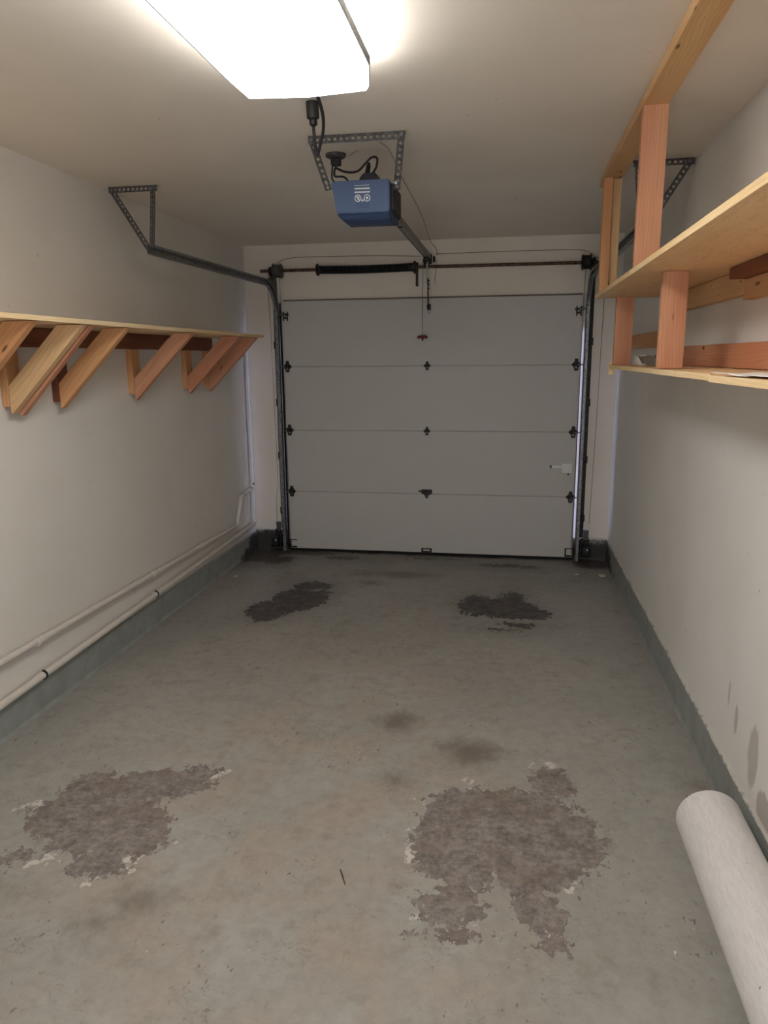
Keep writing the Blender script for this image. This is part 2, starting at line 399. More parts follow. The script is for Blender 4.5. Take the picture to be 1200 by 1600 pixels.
struct(MB().prism([(XL, 0), (PX0, 0), (PX0, PZ), (PX1, PZ), (PX1, 0), (XR, 0), (XR, H), (XL, H)], 1, YF-T, YF).build('wall_front', M['wall'], origin=(0, 0, 0)))
def curb(name, pts, th, h, nrm, jag, seed):
    """painted concrete stem wall with a ragged paint line on top"""
    (x0, y0), (x1, y1) = pts; L = math.hypot(x1-x0, y1-y0); n = int(L/.02); m = MB(); rows = []
    for i in range(n+1):
        t = i/n; x, y = x0+(x1-x0)*t, y0+(y1-y0)*t
        hh = h + jag*(noise.noise(Vector((t*L*3, seed, 0)))*.6+noise.noise(Vector((t*L*14, seed, 2)))*.6+noise.noise(Vector((t*L*45, seed, 5)))*.4)
        ii = Vector((x, y, 0)); o = Vector((nrm[0]*th, nrm[1]*th, 0))
        rows.append([m.b.verts.new(ii), m.b.verts.new(ii+o*1.9), m.b.verts.new(ii+o*1.25+Vector((0, 0, .02))), m.b.verts.new(ii+o+Vector((0, 0, hh-.006))), m.b.verts.new(ii+o*.5+Vector((0, 0, hh))), m.b.verts.new(ii+Vector((0, 0, hh)))])
    for a, b in zip(rows, rows[1:]):
        for k in range(6): m.b.faces.new((a[k], a[(k+1) % 6], b[(k+1) % 6], b[k]))
    m.b.faces.new(rows[0]); m.b.faces.new(rows[-1][::-1])
    return m
struct(curb('l', ((XL, YF), (XL, WB)), .014, .158, (1, 0), .004, 3).build('baseboard_left', M['curb']))
struct(curb('r', ((XR, YF), (XR, WB)), .012, .172, (-1, 0), .009, 9).build('baseboard_right', M['curb']))
mb = curb('b', ((XL+.012, WB), (-OX, WB)), .012, .185, (0, -1), .004, 5)
mb2 = curb('b', ((OX, WB), (XR-.012, WB)), .012, .185, (0, -1), .004, 6)
tmp = bpy.data.meshes.new('t'); mb2.b.to_mesh(tmp); mb2.b.free(); mb.b.from_mesh(tmp); bpy.data.meshes.remove(tmp)
struct(mb.build('baseboard_back', M['curb']))
struct(MB().box((XR-.014, WB-.014, .19), (XR, WB, H), .004).build('trim_1', M['white']))          # corner bead
struct(MB().box((-1.215, WB-.016, 2.136), (1.215, WB, 2.147)).build('trim_2', M['edging']))         # thin brown line along the top of the door

# ------------------------------------------------------------------ garage door
FY = D-.02                                        # inner face of the door
DW = 1.222
gd = thing('garage_door', 'closed white four panel sectional garage door filling the back wall', 'garage door', (0, D, 0))
SH = 2.135/4
for i in range(4):
    z0, z1 = i*SH+(.02 if i == 0 else .0012), (i+1)*SH-.0012
    m = MB(); m.box((-DW, FY, z0), (DW, FY+.038, z1), .004)
    m.build('door_panel', M['door'], gd)
MB().box((-DW+.004, FY+.008, .02), (DW-.004, FY+.024, 2.12)).build('seam_backing', M['door'], gd)
MB().box((-DW-.018, FY+.001, .02), (-DW, FY+.015, 2.12), .002).build('edge_mask', M['rubber'], gd)  # dark strip added at the left only, hides the lit wall beside the door
MB().box((-DW, FY-.004, 0), (DW, FY+.03, .0215), .003).build('bottom_seal', M['rubber'], gd)
def hinge(x, z, big=False, roller=0):
    m = MB(); k = .75 if not roller else 1.0
    hp = [(-.012, .047), (.012, .047), (.015, .026), (.027, .012), (.027, -.008), (.019, -.024), (.014, -.047), (-.014, -.047), (-.019, -.024), (-.027, -.008), (-.027, .012), (-.015, .026)]
    m.prism([(x+a*k, z+b*k) for a, b in hp], 1, FY-.0055, FY)
    m.cyl((x-.036*k, FY-.010, z), (x+.036*k, FY-.010, z), .0085*k, 12)
    for dz in (-.034, .034): m.lathe([(0, .0085*k), (.006, .0085*k), (.007, .004)], (x, FY-.004, z+dz*k), (0, -1, 0), 8)
    h = m.build('hinge', M['dark'], gd)
    MB().cyl((x, FY-.0095, z-.024*k), (x, FY-.0054, z-.024*k), .0095*k, 12).build('bolt_head', M['galv'], h)
    if big:
        b = MB(); b.box((x-.045, FY-.016, z+.004), (x+.045, FY, z+.040), .002); b.cyl((x-.07, FY-.008, z+.024), (x-.04, FY-.008, z+.024), .006, 8)
        b.build('lift_handle', M['dark'], gd)
    if roller:
        s = roller
        r = MB(); r.cyl((x+s*.01, FY-.03, z), (s*1.262, FY-.033, z), .005, 8); r.cyl((s*1.243, FY-.033, z), (s*1.262, FY-.033, z), .021, 20)
        r.build('roller', M['galv'], gd)
        b = MB(); b.box((x-.012, FY-.038, z-.014), (x+.012, FY-.003, z+.014), .002); b.build('roller_bracket', M['dark'], gd)
for k, z in enumerate((SH, 2*SH, 3*SH)):
    hinge(0.0, z, big=(k == 0)); hinge(-1.185, z, roller=-1); hinge(1.185, z, roller=1)
for s in (-1, 1):                                 # top roller brackets and bottom corner brackets
    x = s*1.188; z = 2.01
    m = MB(); m.box((x-.022, FY-.004, z-.036), (x-.012, FY-.0, z+.040)); m.box((x+.012, FY-.004, z-.036), (x+.022, FY, z+.040))
    m.box((x-.03, FY-.02, z+.006), (x+.03, FY-.002, z+.026), .002); m.box((x-.020, FY-.006, z-.02), (x+.020, FY-.001, z-.002))
    m.build('top_bracket', M['dark'], gd)
    r = MB(); r.cyl((x, FY-.02, z+.016), (s*1.262, FY-.034, z+.016), .006, 8); r.cyl((s*1.243, FY-.034, z+.016), (s*1.262, FY-.034, z+.016), .021, 20)
    r.build('roller', M['galv'], gd)
    m = MB(); m.box((x-.030, FY-.006, .026), (x+.034, FY, .040)); m.box((x-.030, FY-.006, .026), (x-.018, FY, .100)); m.box((x-.03, FY-.004, .092), (x+.034, FY, .100)); m.box((x+s*.03, FY-.03, .026), (x+s*.036, FY, .11))
    m.cyl((x+s*.03, FY-.034, .07), (s*1.262, FY-.034, .07), .006, 8)
    m.build('bottom_bracket', M['dark'], gd)
m = MB(); m.box((-.045, FY-.006, .024), (.045, FY, .034)); m.box((-.045, FY-.006, .024), (-.03, FY, .06)); m.box((.03, FY-.006, .024), (.045, FY, .06)); m.box((-.045, FY-.008, .05), (.045, FY-.004, .06))
m.build('step_plate', M['dark'], gd)
lk = MB().box((1.105, FY-.014, .735), (1.19, FY, .815), .003).build('slide_lock', M['white'], gd)
m = MB(); m.box((1.02, FY-.01, .775), (1.106, FY-.002, .795), .002); m.build('bolt_bar', M['white'], lk)
MB().cyl((1.012, FY-.016, .785), (1.024, FY-.016, .785), .011, 12).build('knob', M['dark'], lk)
m = MB(); m.cyl((1.16, FY-.006, .735), (1.16, FY-.006, .715), .004, 8); m.build('lock_pin', M['dark'], lk)
# opener bracket on the top panel belongs to the door
ab = MB(); ab.box((-.002, FY-.004, 2.04), (.028, FY, 2.086), .002); ab.box((.000, FY-.045, 2.05), (.006, FY-.002, 2.08)); ab.box((.02, FY-.045, 2.05), (.026, FY-.002, 2.08))
ab = ab.build('arm_bracket', M['dark'], gd)
MB().lathe([(0, .012), (.004, .012)], (.014, FY-.002, 2.026), (0, -1, 0), 16).build('bolt_head', M['galv'], ab)

# ------------------------------------------------------------------ tracks
def channel(s, path, x):
    """C section swept along a path in the y-z plane, open towards the door"""
    prof = [(-.006, -.022), (0, -.0255), (.0, -.0255)]
    prof = [(.020, -.016), (.024, -.022), (.018, -.026), (0, -.026), (-.004, -.018), (-.004, .018), (0, .026), (.018, .026), (.024, .022), (.020, .016)]
    m = MB(); rows = []
    for i, p in enumerate(path):
        p = Vector(p); d = (Vector(path[min(i+1, len(path)-1)])-Vector(path[max(i-1, 0)])).normalized(); n = Vector((-d[1], d[0]))
        rows.append([m.b.verts.new((x-s*a, p[0]+n[0]*b, p[1]+n[1]*b)) for a, b in prof])
    for a, b in zip(rows, rows[1:]):
        for k in range(len(prof)-1): m.b.faces.new((a[k], a[k+1], b[k+1], b[k]))
    return m
TY = D-.054
for s, side in ((-1, 'left'), (1, 'right')):
    tr = thing('door_track', 'galvanised roller track running up the %s jamb and back under the ceiling' % side, 'track', (s*1.265, TY, 0), 'garage door tracks')
    x = s*1.262; R_ = .27; zt = 2.262
    channel(s, [(TY, 0.005), (TY, zt-R_-.02)], x).build('vertical_track', M['galv'], tr, solid=.0022)
    arc = [(TY-R_+R_*math.cos(a), zt-R_+R_*math.sin(a)) for a in [PI/2*k/14 for k in range(15)]]
    channel(s, [(TY, zt-R_-.018)]+arc[1:]+[(3.84, zt-.014)], x).build('horizontal_track', M['galv'], tr, solid=.0022)
    m = MB(); m.box((s*1.268, WB-.003, .01), (s*1.305, WB, 2.30));
    m.build('jamb_angle', M['dark'], tr)
    for z in (.35, .84, 1.30, 1.78):
        b = MB(); b.box((s*1.268, TY-.02, z-.03), (s*1.274, WB, z+.03), .001); b.box((s*1.27, WB-.006, z-.03), (s*1.312, WB-.003, z+.03)); b.lathe([(0, .008), (.006, .007)], (s*1.295, WB-.006, z), (0, -1, 0), 8)
        b.build('jamb_bracket', M['dark'], tr)
    # flag plate from jamb to bend
    fp = MB(); fp.prism([(WB, 2.0), (WB, 2.34), (WB-.10, 2.34), (TY-.16, 2.29), (TY-.20, 2.24), (TY-.10, 2.25), (TY-.03, 2.18), (TY+.01, 2.0)], 0, s*1.270, s*1.273)
    fp.build('flag_plate', M['dark'] if s > 0 else M['steel'], tr)
    for k in range(3): MB().lathe([(0, .009), (.006, .008)], (s*1.264, 3.88+.9*k, zt-.012), (-s, 0, 0), 8).build('bolt', M['steel'], tr)
    # ceiling hanger of perforated angle
    hg = thing('track_hanger', 'triangular perforated angle iron hanger at the %s end of track under ceiling' % side, 'bracket', (s*1.37, 3.92, H), 'track hangers')
    y = 3.92
    a = MB(); a.strip((s*1.225, y, H-.016), (s*1.505, y, H-.016), (0, 0, 1), .03, .002); a.strip((s*1.225, y+.016, H-.001), (s*1.505, y+.016, H-.001), (0, 1, 0), .03, -.002)
    a.build('ceiling_angle', M['steel'], hg)
    a = MB(); a.strip((s*1.245, y-.004, H-.01), (s*1.275, y-.004, 2.245), (1, 0, 0), .030, .002); a.strip((s*1.259, y+.012, H-.01), (s*1.29, y+.012, 2.245), (0, 1, 0), .03, .002)
    a.build('drop_angle', M['steel'], hg)
    a = MB(); a.strip((s*1.487, y-.008, H-.01), (s*1.288, y-.008, 2.255), (1, 0, 0), .032, .002); a.strip((s*1.502, y+.009, H-.012), (s*1.304, y+.009, 2.25), (0, 1, 0), .032, .002)
    a.build('diagonal_brace', M['steel'], hg)
    for (bx, bz) in ((1.25, H-.018), (1.48, H-.018), (1.278, 2.262)): MB().lathe([(0, .009), (.007, .008)], (s*bx, y-.009, bz), (0, -1, 0), 6).build('bolt', M['galv'], hg)

# ------------------------------------------------------------------ torsion assembly
SY, SZ = D-.09, 2.365
ts = thing('torsion_spring_assembly', 'rusty torsion shaft with black coil spring and cable drums above the garage door', 'torsion spring', (0, SY, SZ))
MB().cyl((-1.365, SY, SZ+.004), (1.365, SY, SZ-.002), .0125, 16).build('shaft', M['rust'], ts, True)
coil = []; N = 46; x0, x1 = -.86, -.115
for i in range(N*12+1):
    a = 2*PI*i/12; t = i/(N*12); sag = -.006*math.sin(PI*t)
    coil.append((x0+(x1-x0)*t, SY+.026*math.cos(a), SZ+.002+sag+.026*math.sin(a)))
MB().tube(coil, .0085, 6).build('spring', M['spring'], ts, True)
for x, d in ((-.872, 1), (-.105, -1)):
    MB().lathe([(-.022, .02), (-.018, .046), (-.004, .048), (.0, .034), (.03, .031), (.035, .022)], (x, SY, SZ+.002), (d, 0, 0), 18).build('winding_cone', M['dark'], ts, True)
m = MB(); m.prism([(SY-.034, SZ+.034), (SY+.02, SZ+.045), (SY+.112, SZ+.048), (SY+.112, SZ-.05), (SY+.06, SZ-.045), (SY-.02, SZ-.034)], 0, -.096, -.090)
m.box((-.100, WB-.012, SZ-.135), (-.080, WB-.001, SZ+.05)); m.lathe([(0, .03), (.014, .03), (.014, .018)], (-.094, SY, SZ), (1, 0, 0), 18)
m.build('center_bracket', M['dark'], ts)
for s in (-1, 1):
    x = s*1.225
    MB().lathe([(-.042, .02), (-.04, .052), (-.032, .060), (-.026, .052), (.018, .050), (.024, .062), (.03, .060), (.032, .03), (.042, .024)], (x, SY, SZ), (s, 0, 0), 28).build('cable_drum', M['steel'] if s < 0 else M['dark'], ts, True)
    m = MB(); m.prism([(SY-.035, SZ+.03), (WB-.001, SZ+.05), (WB-.001, SZ-.09), (SY+.02, SZ-.06), (SY-.035, SZ-.03)], 0, s*1.278, s*1.282); m.lathe([(0, .026), (.012, .026)], (s*1.282, SY, SZ), (s, 0, 0), 16)
    m.build('end_bearing_plate', M['dark'], ts)
    MB().tube([(s*1.225, SY+.05, SZ), (s*1.218, SY+.052, SZ-.2), (s*1.214, FY-.012, 1.2), (s*1.21, FY-.012, .06)], .0022, 6).build('lift_cable', M['galv'], ts)

# ------------------------------------------------------------------ opener, rail and arm
op = thing('garage_door_opener', 'blue ceiling mounted garage door opener motor with long steel rail', 'garage door opener', (.02, 3.45, 2.235))
y0, y1 = 3.30, 3.60
def hull(poly, lx):
    m = MB(); m.prism(poly, 0, -.12, .134)
    for v in m.b.verts:
        if v.co.x < 0: v.co.x = lx(v.co.y, v.co.z)
    bmesh.ops.bevel(m.b, geom=m.b.edges[:], offset=.005, segments=2, affect='EDGES'); return m
m = hull([(y0, 2.418), (y0, 2.285), (y1, 2.290), (y1, 2.418)], lambda y, z: -.122+(2.418-z)*.17)
hs = m.build('housing', M['blue'], op)
m = hull([(y0+.001, 2.284), (y0+.022, 2.262), (y0+.065, 2.247), (y1-.12, 2.256), (y1-.002, 2.276), (y1-.002, 2.289)], lambda y, z: -.100 if z > 2.275 else -.088+max(0, 2.262-z)*2.4)
m.build('lower_cover', M['blue2'], op)
m = MB(); m.box((.133, y0+.05, 2.30), (.145, y1-.02, 2.41), .004); m.build('side_panel', M['cord'], op)
m = MB()
for k in range(6): m.box((.144, y0+.08, 2.312+k*.015), (.1465, y1-.06, 2.320+k*.015))
m.build('side_vent', M['black'], op)
m = MB(); m.prism([(-.024, 2.416), (.084, 2.416), (.070, 2.452), (.056, 2.468), (.004, 2.468), (-.012, 2.452)], 1, 3.40, 3.50); m.build('motor_cap', M['cord'], op)
# printed warning label: rows of small print and two round safety symbols
lb = MB(); yl = y0-.0012
def bar(x, z, w_, h_): lb.box((x, yl, z), (x+w_, y0+.001, z+h_))
for (z, h_, dx) in ((2.3945, .0022, .0034), (2.3800, .0058, .0055), (2.3655, .0058, .0050)):
    x = -.017
    while x < .046:
        w_ = dx*random.uniform(.7, 1.9); w_ = min(w_, .050-x); bar(x, z, w_, h_*random.uniform(.85, 1)); x += w_+.0012
def ring(cx, cz, r, n=24):
    for k in range(n):
        a0, a1 = 2*PI*k/n, 2*PI*(k+1)/n
        q = [(cx+r*math.cos(a0), cz+r*math.sin(a0)), (cx+r*math.cos(a1), cz+r*math.sin(a1)), (cx+(r-.003)*math.cos(a1), cz+(r-.003)*math.sin(a1)), (cx+(r-.003)*math.cos(a0), cz+(r-.003)*math.sin(a0))]
        lb.prism(q, 1, yl, y0+.001)
ring(-.003, 2.344, .0145); ring(.037, 2.344, .0145)
lb.prism([(-.012, 2.353), (-.009, 2.355), (.006, 2.336), (.003, 2.334)], 1, yl, y0+.001)      # barred pictogram
lb.box((-.005, yl, 2.338), (-.001, y0+.001, 2.350)); lb.box((-.001, yl, 2.344), (.003, y0+.001, 2.351))
lb.prism([(.030, 2.344), (.037, 2.351), (.044, 2.344), (.037, 2.337)], 1, yl, y0+.001); lb.box((.013, yl, 2.331), (.022, y0+.001, 2.338))
lb.build('warning_label', M['labelw'], hs)
m = MB()
for k in range(12): m.box((-.01+k*.005, y0-.0008, 2.302), (-.0085+k*.005, y0+.001, 2.326))
m.build('front_grooves', M['blue2'], hs)
# rail: from motor to header
ra, rb = Vector((.006, 3.50, 2.444)), Vector((.002, WB-.015, 2.452))
def railbar(off_lo, off_hi, a=0., b=1.):
    pts = []
    m = MB(); m.box((off_lo[0], 0, off_lo[1]), (off_hi[0], 1, off_hi[1]))
    p, q = ra.lerp(rb, a), ra.lerp(rb, b)
    for v in m.b.verts: v.co = p.lerp(q, v.co.y)+Vector((v.co.x, 0, v.co.z))
    return m
m = railbar((-.020, -.018), (.020, -.015)); 
for lo, hi in (((-.020, -.018), (-.017, .018)), ((.017, -.018), (.020, .018))):
    k = railbar(lo, hi); t_ = bpy.data.meshes.new('t'); k.b.to_mesh(t_); k.b.free(); m.b.from_mesh(t_); bpy.data.meshes.remove(t_)
rl = m.build('rail', M['rail'], op)
railbar((-.0205, -.0195), (-.014, -.0172)).build('rail_edge_strip', M['dark'], rl)
pc = ra.lerp(rb, .40); MB().cyl(pc+Vector((0, 0, -.024)), pc+Vector((0, 0, -.014)), .011, 12).build('chain_bolt', M['black'], rl)
m = MB(); p = ra.lerp(rb, .955); m.box(p+Vector((-.022, -.05, -.040)), p+Vector((.022, .05, -.018)), .004); m.cyl(p+Vector((-.03, 0, -.04)), p+Vector((.03, 0, -.04)), .010, 10)
m.box(p+Vector((-.022, -.02, -.075)), p+Vector((-.012, .02, -.03)), .003); m.box(p+Vector((.012, -.02, -.075)), p+Vector((.022, .02, -.03)), .003)
tl = m.build('trolley', M['dark'], op)
m = MB(); m.box((-.035, WB-.03, 2.40), (-.030, WB-.001, 2.475)); m.box((.025, WB-.03, 2.40), (.030, WB-.001, 2.475)); m.box((-.035, WB-.004, 2.40), (.030, WB-.001, 2.475)); m.box((.040, WB-.03, 2.41), (.058, WB-.001, 2.455), .004)
m.build('header_bracket', M['dark'], op)
ay = p.y
ar = MB(); ar.box((.000, ay-.003, 2.235), (.012, ay+.003, p.z-.05), .001); ar.build('straight_arm', M['galv'], op)
ar = MB(); ar.prism([(ay-.014, 2.28), (ay+.014, 2.28), (ay+.014, 2.19), (FY-.02, 2.055), (FY-.045, 2.055), (ay-.014, 2.17)], 0, .008, .016)
for dz in (0, .03, .06): ar.lathe([(0, .008), (.008, .007)], (.016, ay, 2.20+dz), (1, 0, 0), 8)
ar.build('curved_arm', M['dark'], op)
# release cord with red handle hangs from the trolley
rc = thing('release_cord', 'thin emergency release cord with red T handle hanging in front of door', 'pull cord', (-.028, ay-.02, 1.825))
MB().tube([(-.026, ay-.02, p.z-.05), (-.028, ay-.02, 2.1), (-.028, ay-.02, 1.83)], .0026, 6).build('cord', M['wire'], rc)
m = MB(); m.tube([(-.068, ay-.02, 1.822), (-.050, ay-.02, 1.830), (-.006, ay-.02, 1.830), (.012, ay-.02, 1.822)], [.010, .012, .012, .010], 10); m.lathe([(0, .008), (.03, .006)], (-.028, ay-.02, 1.800), (0, 0, 1), 10)
m.build('handle', M['red'], rc, True)
# hanger bracket of perforated angle
ob = thing('opener_hanger', 'perforated steel angle bracket hanging the blue opener from the ceiling', 'bracket', (0, 3.24, H))
a = MB(); a.strip((-.20, 3.235, H-.017), (.212, 3.235, H-.017), (0, 0, 1), .032, .002, .026); a.strip((-.20, 3.252, H-.001), (.212, 3.252, H-.001), (0, 1, 0), .032, -.002, .026); a.build('crossbar', M['steel'], ob)
for (xa, xb, zb) in ((-.186, -.146, 2.395), (.198, .158, 2.385)):
    a = MB(); a.strip((xa, 3.230, H-.012), (xb, 3.36, zb), (1, 0, 0), .030, .002); a.build('strap', M['steel'], ob)
    MB().lathe([(0, .009), (.007, .008)], (xa, 3.228, H-.018), (0, -1, 0), 6).build('bolt', M['galv'], ob); MB().lathe([(0, .008), (.006, .007)], (xb, 3.334, zb+.02), (0, -1, 0), 6).build('bolt', M['galv'], ob)

# ceiling boxes and cords
jb = thing('ceiling_outlet', 'round ceiling outlet box above the blue opener with two cords', 'outlet', (-.15, 3.53, H))
MB().lathe([(0, .047), (.010, .047), (.016, .040), (.020, .02)], (-.15, 3.53, H), (0, 0, -1), 28).build('cover_plate', M['steel'], jb, True)
MB().box((-.172, 3.51, H-.050), (-.128, 3.55, H-.017), .006).build('socket', M['cord'], jb)
MB().tube(smooth([(-.15, 3.52, H-.06), (-.10, 3.50, H-.085), (-.04, 3.48, H-.09), (.0, 3.46, H-.065), (.03, 3.46, H-.04), (.055, 3.46, H-.045), (.05, 3.455, H-.085), (.03, 3.45, H-.115), (.022, 3.45, 2.455)]), .005, 8).build('power_cord', M['cord'], None, True)
pcd = bpy.data.objects['power_cord']; tag(pcd, 'black looped power cord from ceiling outlet to opener top', 'cord')
m = MB(); m.lathe([(0, .011), (.03, .010), (.045, .005)], (.010, 3.457, H-.105), (.2, 0, 1), 12); m.build('plug', M['black'], pcd, True)
k2 = MB().tube(smooth([(-.155, 3.53, H-.06), (-.15, 3.50, H-.10), (-.10, 3.46, H-.115), (-.075, 3.44, H-.14), (-.072, 3.42, 2.42)]), .0048, 8).build('power_cord', M['cord'], None, True)
tag(k2, 'black cord drooping left from ceiling outlet into opener housing', 'cord')
k3 = MB().tube(smooth([(-.16, 3.50, H-.06), (-.155, 3.47, H-.12), (-.12, 3.45, H-.145), (-.10, 3.44, H-.15), (-.095, 3.42, 2.42)]), .0035, 8).build('power_cord', M['cord'], None, True)
tag(k3, 'thinner black cord nearest the left strap behind the opener', 'cord')
# light plug near the fixture
lo_ = thing('ceiling_socket', 'small ceiling socket plate with black plug just beyond the glowing lamp', 'outlet', (-.05, 2.80, H))
MB().box((-.11, 2.70, H-.008), (.02, 2.80, H), .003).build('cover_plate', M['white'], lo_)
MB().lathe([(0, .021), (.004, .023), (.055, .023), (.060, .015), (.075, .015), (.082, .008)], (-.066, 2.80, H-.008), (0, .15, -1), 16).build('adapter', M['black'], lo_, True)
lc = MB().tube(smooth([(-.067, 2.813, H-.088), (-.068, 2.83, H-.13), (-.070, 2.85, H-.165), (-.062, 2.85, H-.172), (-.048, 2.83, H-.15), (-.022, 2.78, H-.11), (-.005, 2.70, H-.075), (.004, 2.55, H-.04), (.004, 2.445, H-.03)]), .006, 8).build('power_cord', M['cord'], None, True)
tag(lc, 'dark looped cord between the ceiling lamp and its black plug', 'cord')

# thin wires
def wire(pts, label, r=.0022, mat='wire', nm='bell_wire'):
    out = smooth(pts)
    o = MB().tube(out, r, 6).build(nm, M[mat], None, True); return tag(o, label, 'wire')
wy = WB-.004
wire([(-.06, wy, 2.462), (-.5, wy, 2.478), (-1.0, wy, 2.484), (-1.13, wy, 2.480), (-1.22, wy, 2.462), (-1.30, wy, 2.40), (-1.345, wy, 2.30), (-1.335, wy, 1.9), (-1.328, wy, 1.2), (-1.325, wy, .62), (-1.335, wy, .52), (-1.345, wy, .42), (-1.345, wy, .24)], 'thin wire tacked along the left half of the header down to left sensor')
wire([(.06, wy, 2.475), (.5, wy, 2.478), (1.0, wy, 2.476), (1.20, wy, 2.468), (1.29, wy, 2.42), (1.372, wy, 2.30), (1.372, wy, 1.6), (1.362, wy, .9), (1.35, wy, .30)], 'thin wire tacked along the right half of header down the jamb')
wire([(.10, 3.27, H-.03), (.13, 3.34, 2.54), (.16, 3.42, 2.47), (.185, 3.55, 2.42), (.17, 4.2, 2.425), (.10, 5.3, 2.46), (.075, 5.98, 2.50), (.07, wy, 2.47), (.068, wy, 2.40), (.05, wy, 2.25)], 'thin wire strung beside the opener rail to the header', .0018)
wire([(.0, 3.30, H-.05), (-.05, 3.45, H-.02), (-.08, 3.5, H-.02)], 'short thin red wire curling on ceiling behind the hanger crossbar', .0013, 'red')
# photo eye sensors
for s, side in ((-1, 'left'), (1, 'right')):
    x = s*1.325
    se = thing('safety_sensor', 'small black photo eye sensor on a bracket beside the %s track foot' % side, 'sensor', (x, D-.05, .05), 'door safety sensors')
    m = MB(); m.box((x-.022, WB-.03, .17), (x+.022, WB-.013, .25), .002); m.build('wire_clip', M['steel'], se)
    m = MB(); m.box((x-.04, WB-.018, .045), (x+.03, WB-.012, .18), .002); m.box((x-.045, D-.12, .05), (x+.03, WB-.012, .056), .001); m.box((x-s*.05, D-.12, .05), (x-s*.044, WB-.012, .15), .001)
    m.build('bracket', M['dark'], se)
    m = MB(); m.box((x-.035, D-.115, .058), (x+.028, D-.045, .135), .008); m.lathe([(0, .018), (.02, .016)], (x-s*.035, D-.08, .098), (-s, 0, 0), 14); m.build('body', M['black'], se)
    MB().lathe([(0, .009), (.004, .006)], (x+.005, D-.115, .112), (0, -1, 0), 12).build('indicator_lens', M['glass'], se)

# ------------------------------------------------------------------ left shelf
ls = thing('wall_shelf', 'long pale plywood shelf on diagonal wooden braces along the left wall', 'shelf', (XL, 3.4, 1.44))
XF = -1.12; ZS = 1.818
board('shelf_board', (XL+.21, 1.1, ZS+.0105), (XL+.21, 5.245, ZS+.0105), (1, 0, 0), XF-XL, .017, M['ply'], ls)
board('edge_strip', (XF+.004, 1.1, ZS+.0105), (XF+.004, 5.25, ZS+.0105), (0, 0, 1), .019, .008, M['edge'], ls, .001)
board('ledger', (XL+.0195, 1.1, ZS-.044), (XL+.0195, 5.243, ZS-.044), (0, 0, 1), .087, .038, M['redwood'], ls)
cx0 = XL+.040
def brace(y, mat, dz=0., th=.038, cleat=True, cm='fir'):
    poly = [(cx0, 1.440+dz), (cx0+.005, 1.437+dz), (XF-.002, ZS-.001), (XF-.125, ZS-.001), (cx0, 1.560+dz)]
    poly_board('brace', poly, y, y+th, math.radians(45), M[mat], ls)
    if cleat: board('wall_cleat', (XL+.0195, y+.045, 1.47), (XL+.0195, y+.045, ZS-.089), (0, 1, 0), .088, .037, M[cm], ls)
for y, mat in ((1.30, 'fir'), (1.95, 'fir'), (2.585, 'fir'), (2.925, 'pine'), (3.295, 'fir'), (4.035, 'fir_red'), (4.775, 'fir_red'), (5.125, 'fir_red')):
    brace(y, mat, cm='redwood' if y in (3.295,) else 'fir')
brace(2.985, 'fir_red', -.012, .036, False)

# ------------------------------------------------------------------ right shelf unit
rs = thing('shelving_unit', 'open two tier wooden shelving unit hung from ceiling on the right wall', 'shelf', (XR, 2.8, 1.6))
XA = 1.111; XB = 1.197
board('top_rail', (XA+.0445, .9, H-.020), (XA+.0445, 4.30, H-.020), (1, 0, 0), .089, .038, M['pine'], rs)
for y, mat in ((.92, 'fir'), (2.97, 'fir_red'), (4.10, 'pine')):
    board('upper_post', (XA+.0445, y+.019, 1.987), (XA+.0445, y+.019, H-.039), (1, 0, 0), .089, .038, M[mat], rs)
board('far_stud', (XA+.022, 4.085, 1.987), (XA+.022, 4.085, H-.039), (1, 0, 0), .044, .026, M['fir'], rs)
ZU = 1.977
board('upper_board', (XA+.199, .9, ZU), (XA+.199, 2.80, ZU), (1, 0, 0), .398, .018, M['ply'], rs)
board('upper_board', (XA+.199, 2.802, ZU), (XA+.199, 4.19, ZU), (1, 0, 0), .398, .018, M['ply'], rs)
board('edge_strip', (XA-.003, .9, ZU), (XA-.003, 4.19, ZU), (0, 0, 1), .020, .006, M['edge'], rs, .001)
board('upper_ledger', (XR-.0195, 2.86, 1.967-.0455), (XR-.0195, 4.12, 1.967-.0455), (0, 0, 1), .089, .038, M['pine'], rs)
board('upper_ledger', (XR-.0195, .9, 1.967-.075), (XR-.0195, 2.858, 1.967-.075), (0, 0, 1), .070, .038, M['pine'], rs)
board('upper_strip', (XR-.046, .9, 1.967-.020), (XR-.046, 2.858, 1.967-.020), (1, 0, 0), .089, .037, M['redwood'], rs)  # dark red strip filling the band just under the upper board
for y, mat in ((.92, 'fir'), (2.90, 'fir_red'), (4.10, 'fir_red')):
    board('lower_post', (1.206+.0445, y+.019, 1.6195), (1.206+.0445, y+.019, 1.967), (1, 0, 0), .089, .038, M[mat], rs)
ZL = 1.610
wl = XR-XB
for (ya, yb, dz, dx) in ((2.925, 4.15, 0, .002), (2.10, 2.923, -.001, 0), (.9, 2.098, -.004, -.004)):
    board('lower_board', (XB+dx+(wl-dx)/2, ya, ZL+dz), (XB+dx+(wl-dx)/2, yb, ZL+dz), (1, 0, 0), wl-dx, .017, M['ply'], rs)
    board('edge_strip', (XB+dx-.003, ya, ZL+dz), (XB+dx-.003, yb, ZL+dz), (0, 0, 1), .0185, .006, M['edge'], rs, .001)
board('end_strip', (XB-.006, 4.158, 1.603), (XB+.02, 4.158, 1.603), (0, 0, 1), .068, .008, M['edge'], rs, .001)
board('lower_ledger', (XR-.0195, .9, 1.619+.0455), (XR-.0195, 3.98, 1.619+.0455), (0, 0, 1), .089, .038, M['fir_red'], rs)
cl = board('wall_cleat', (XR-.0195, 4.02, 1.757), (XR-.0195, 5.55, 1.757), (0, 0, 1), .089, .038, M['fir'])
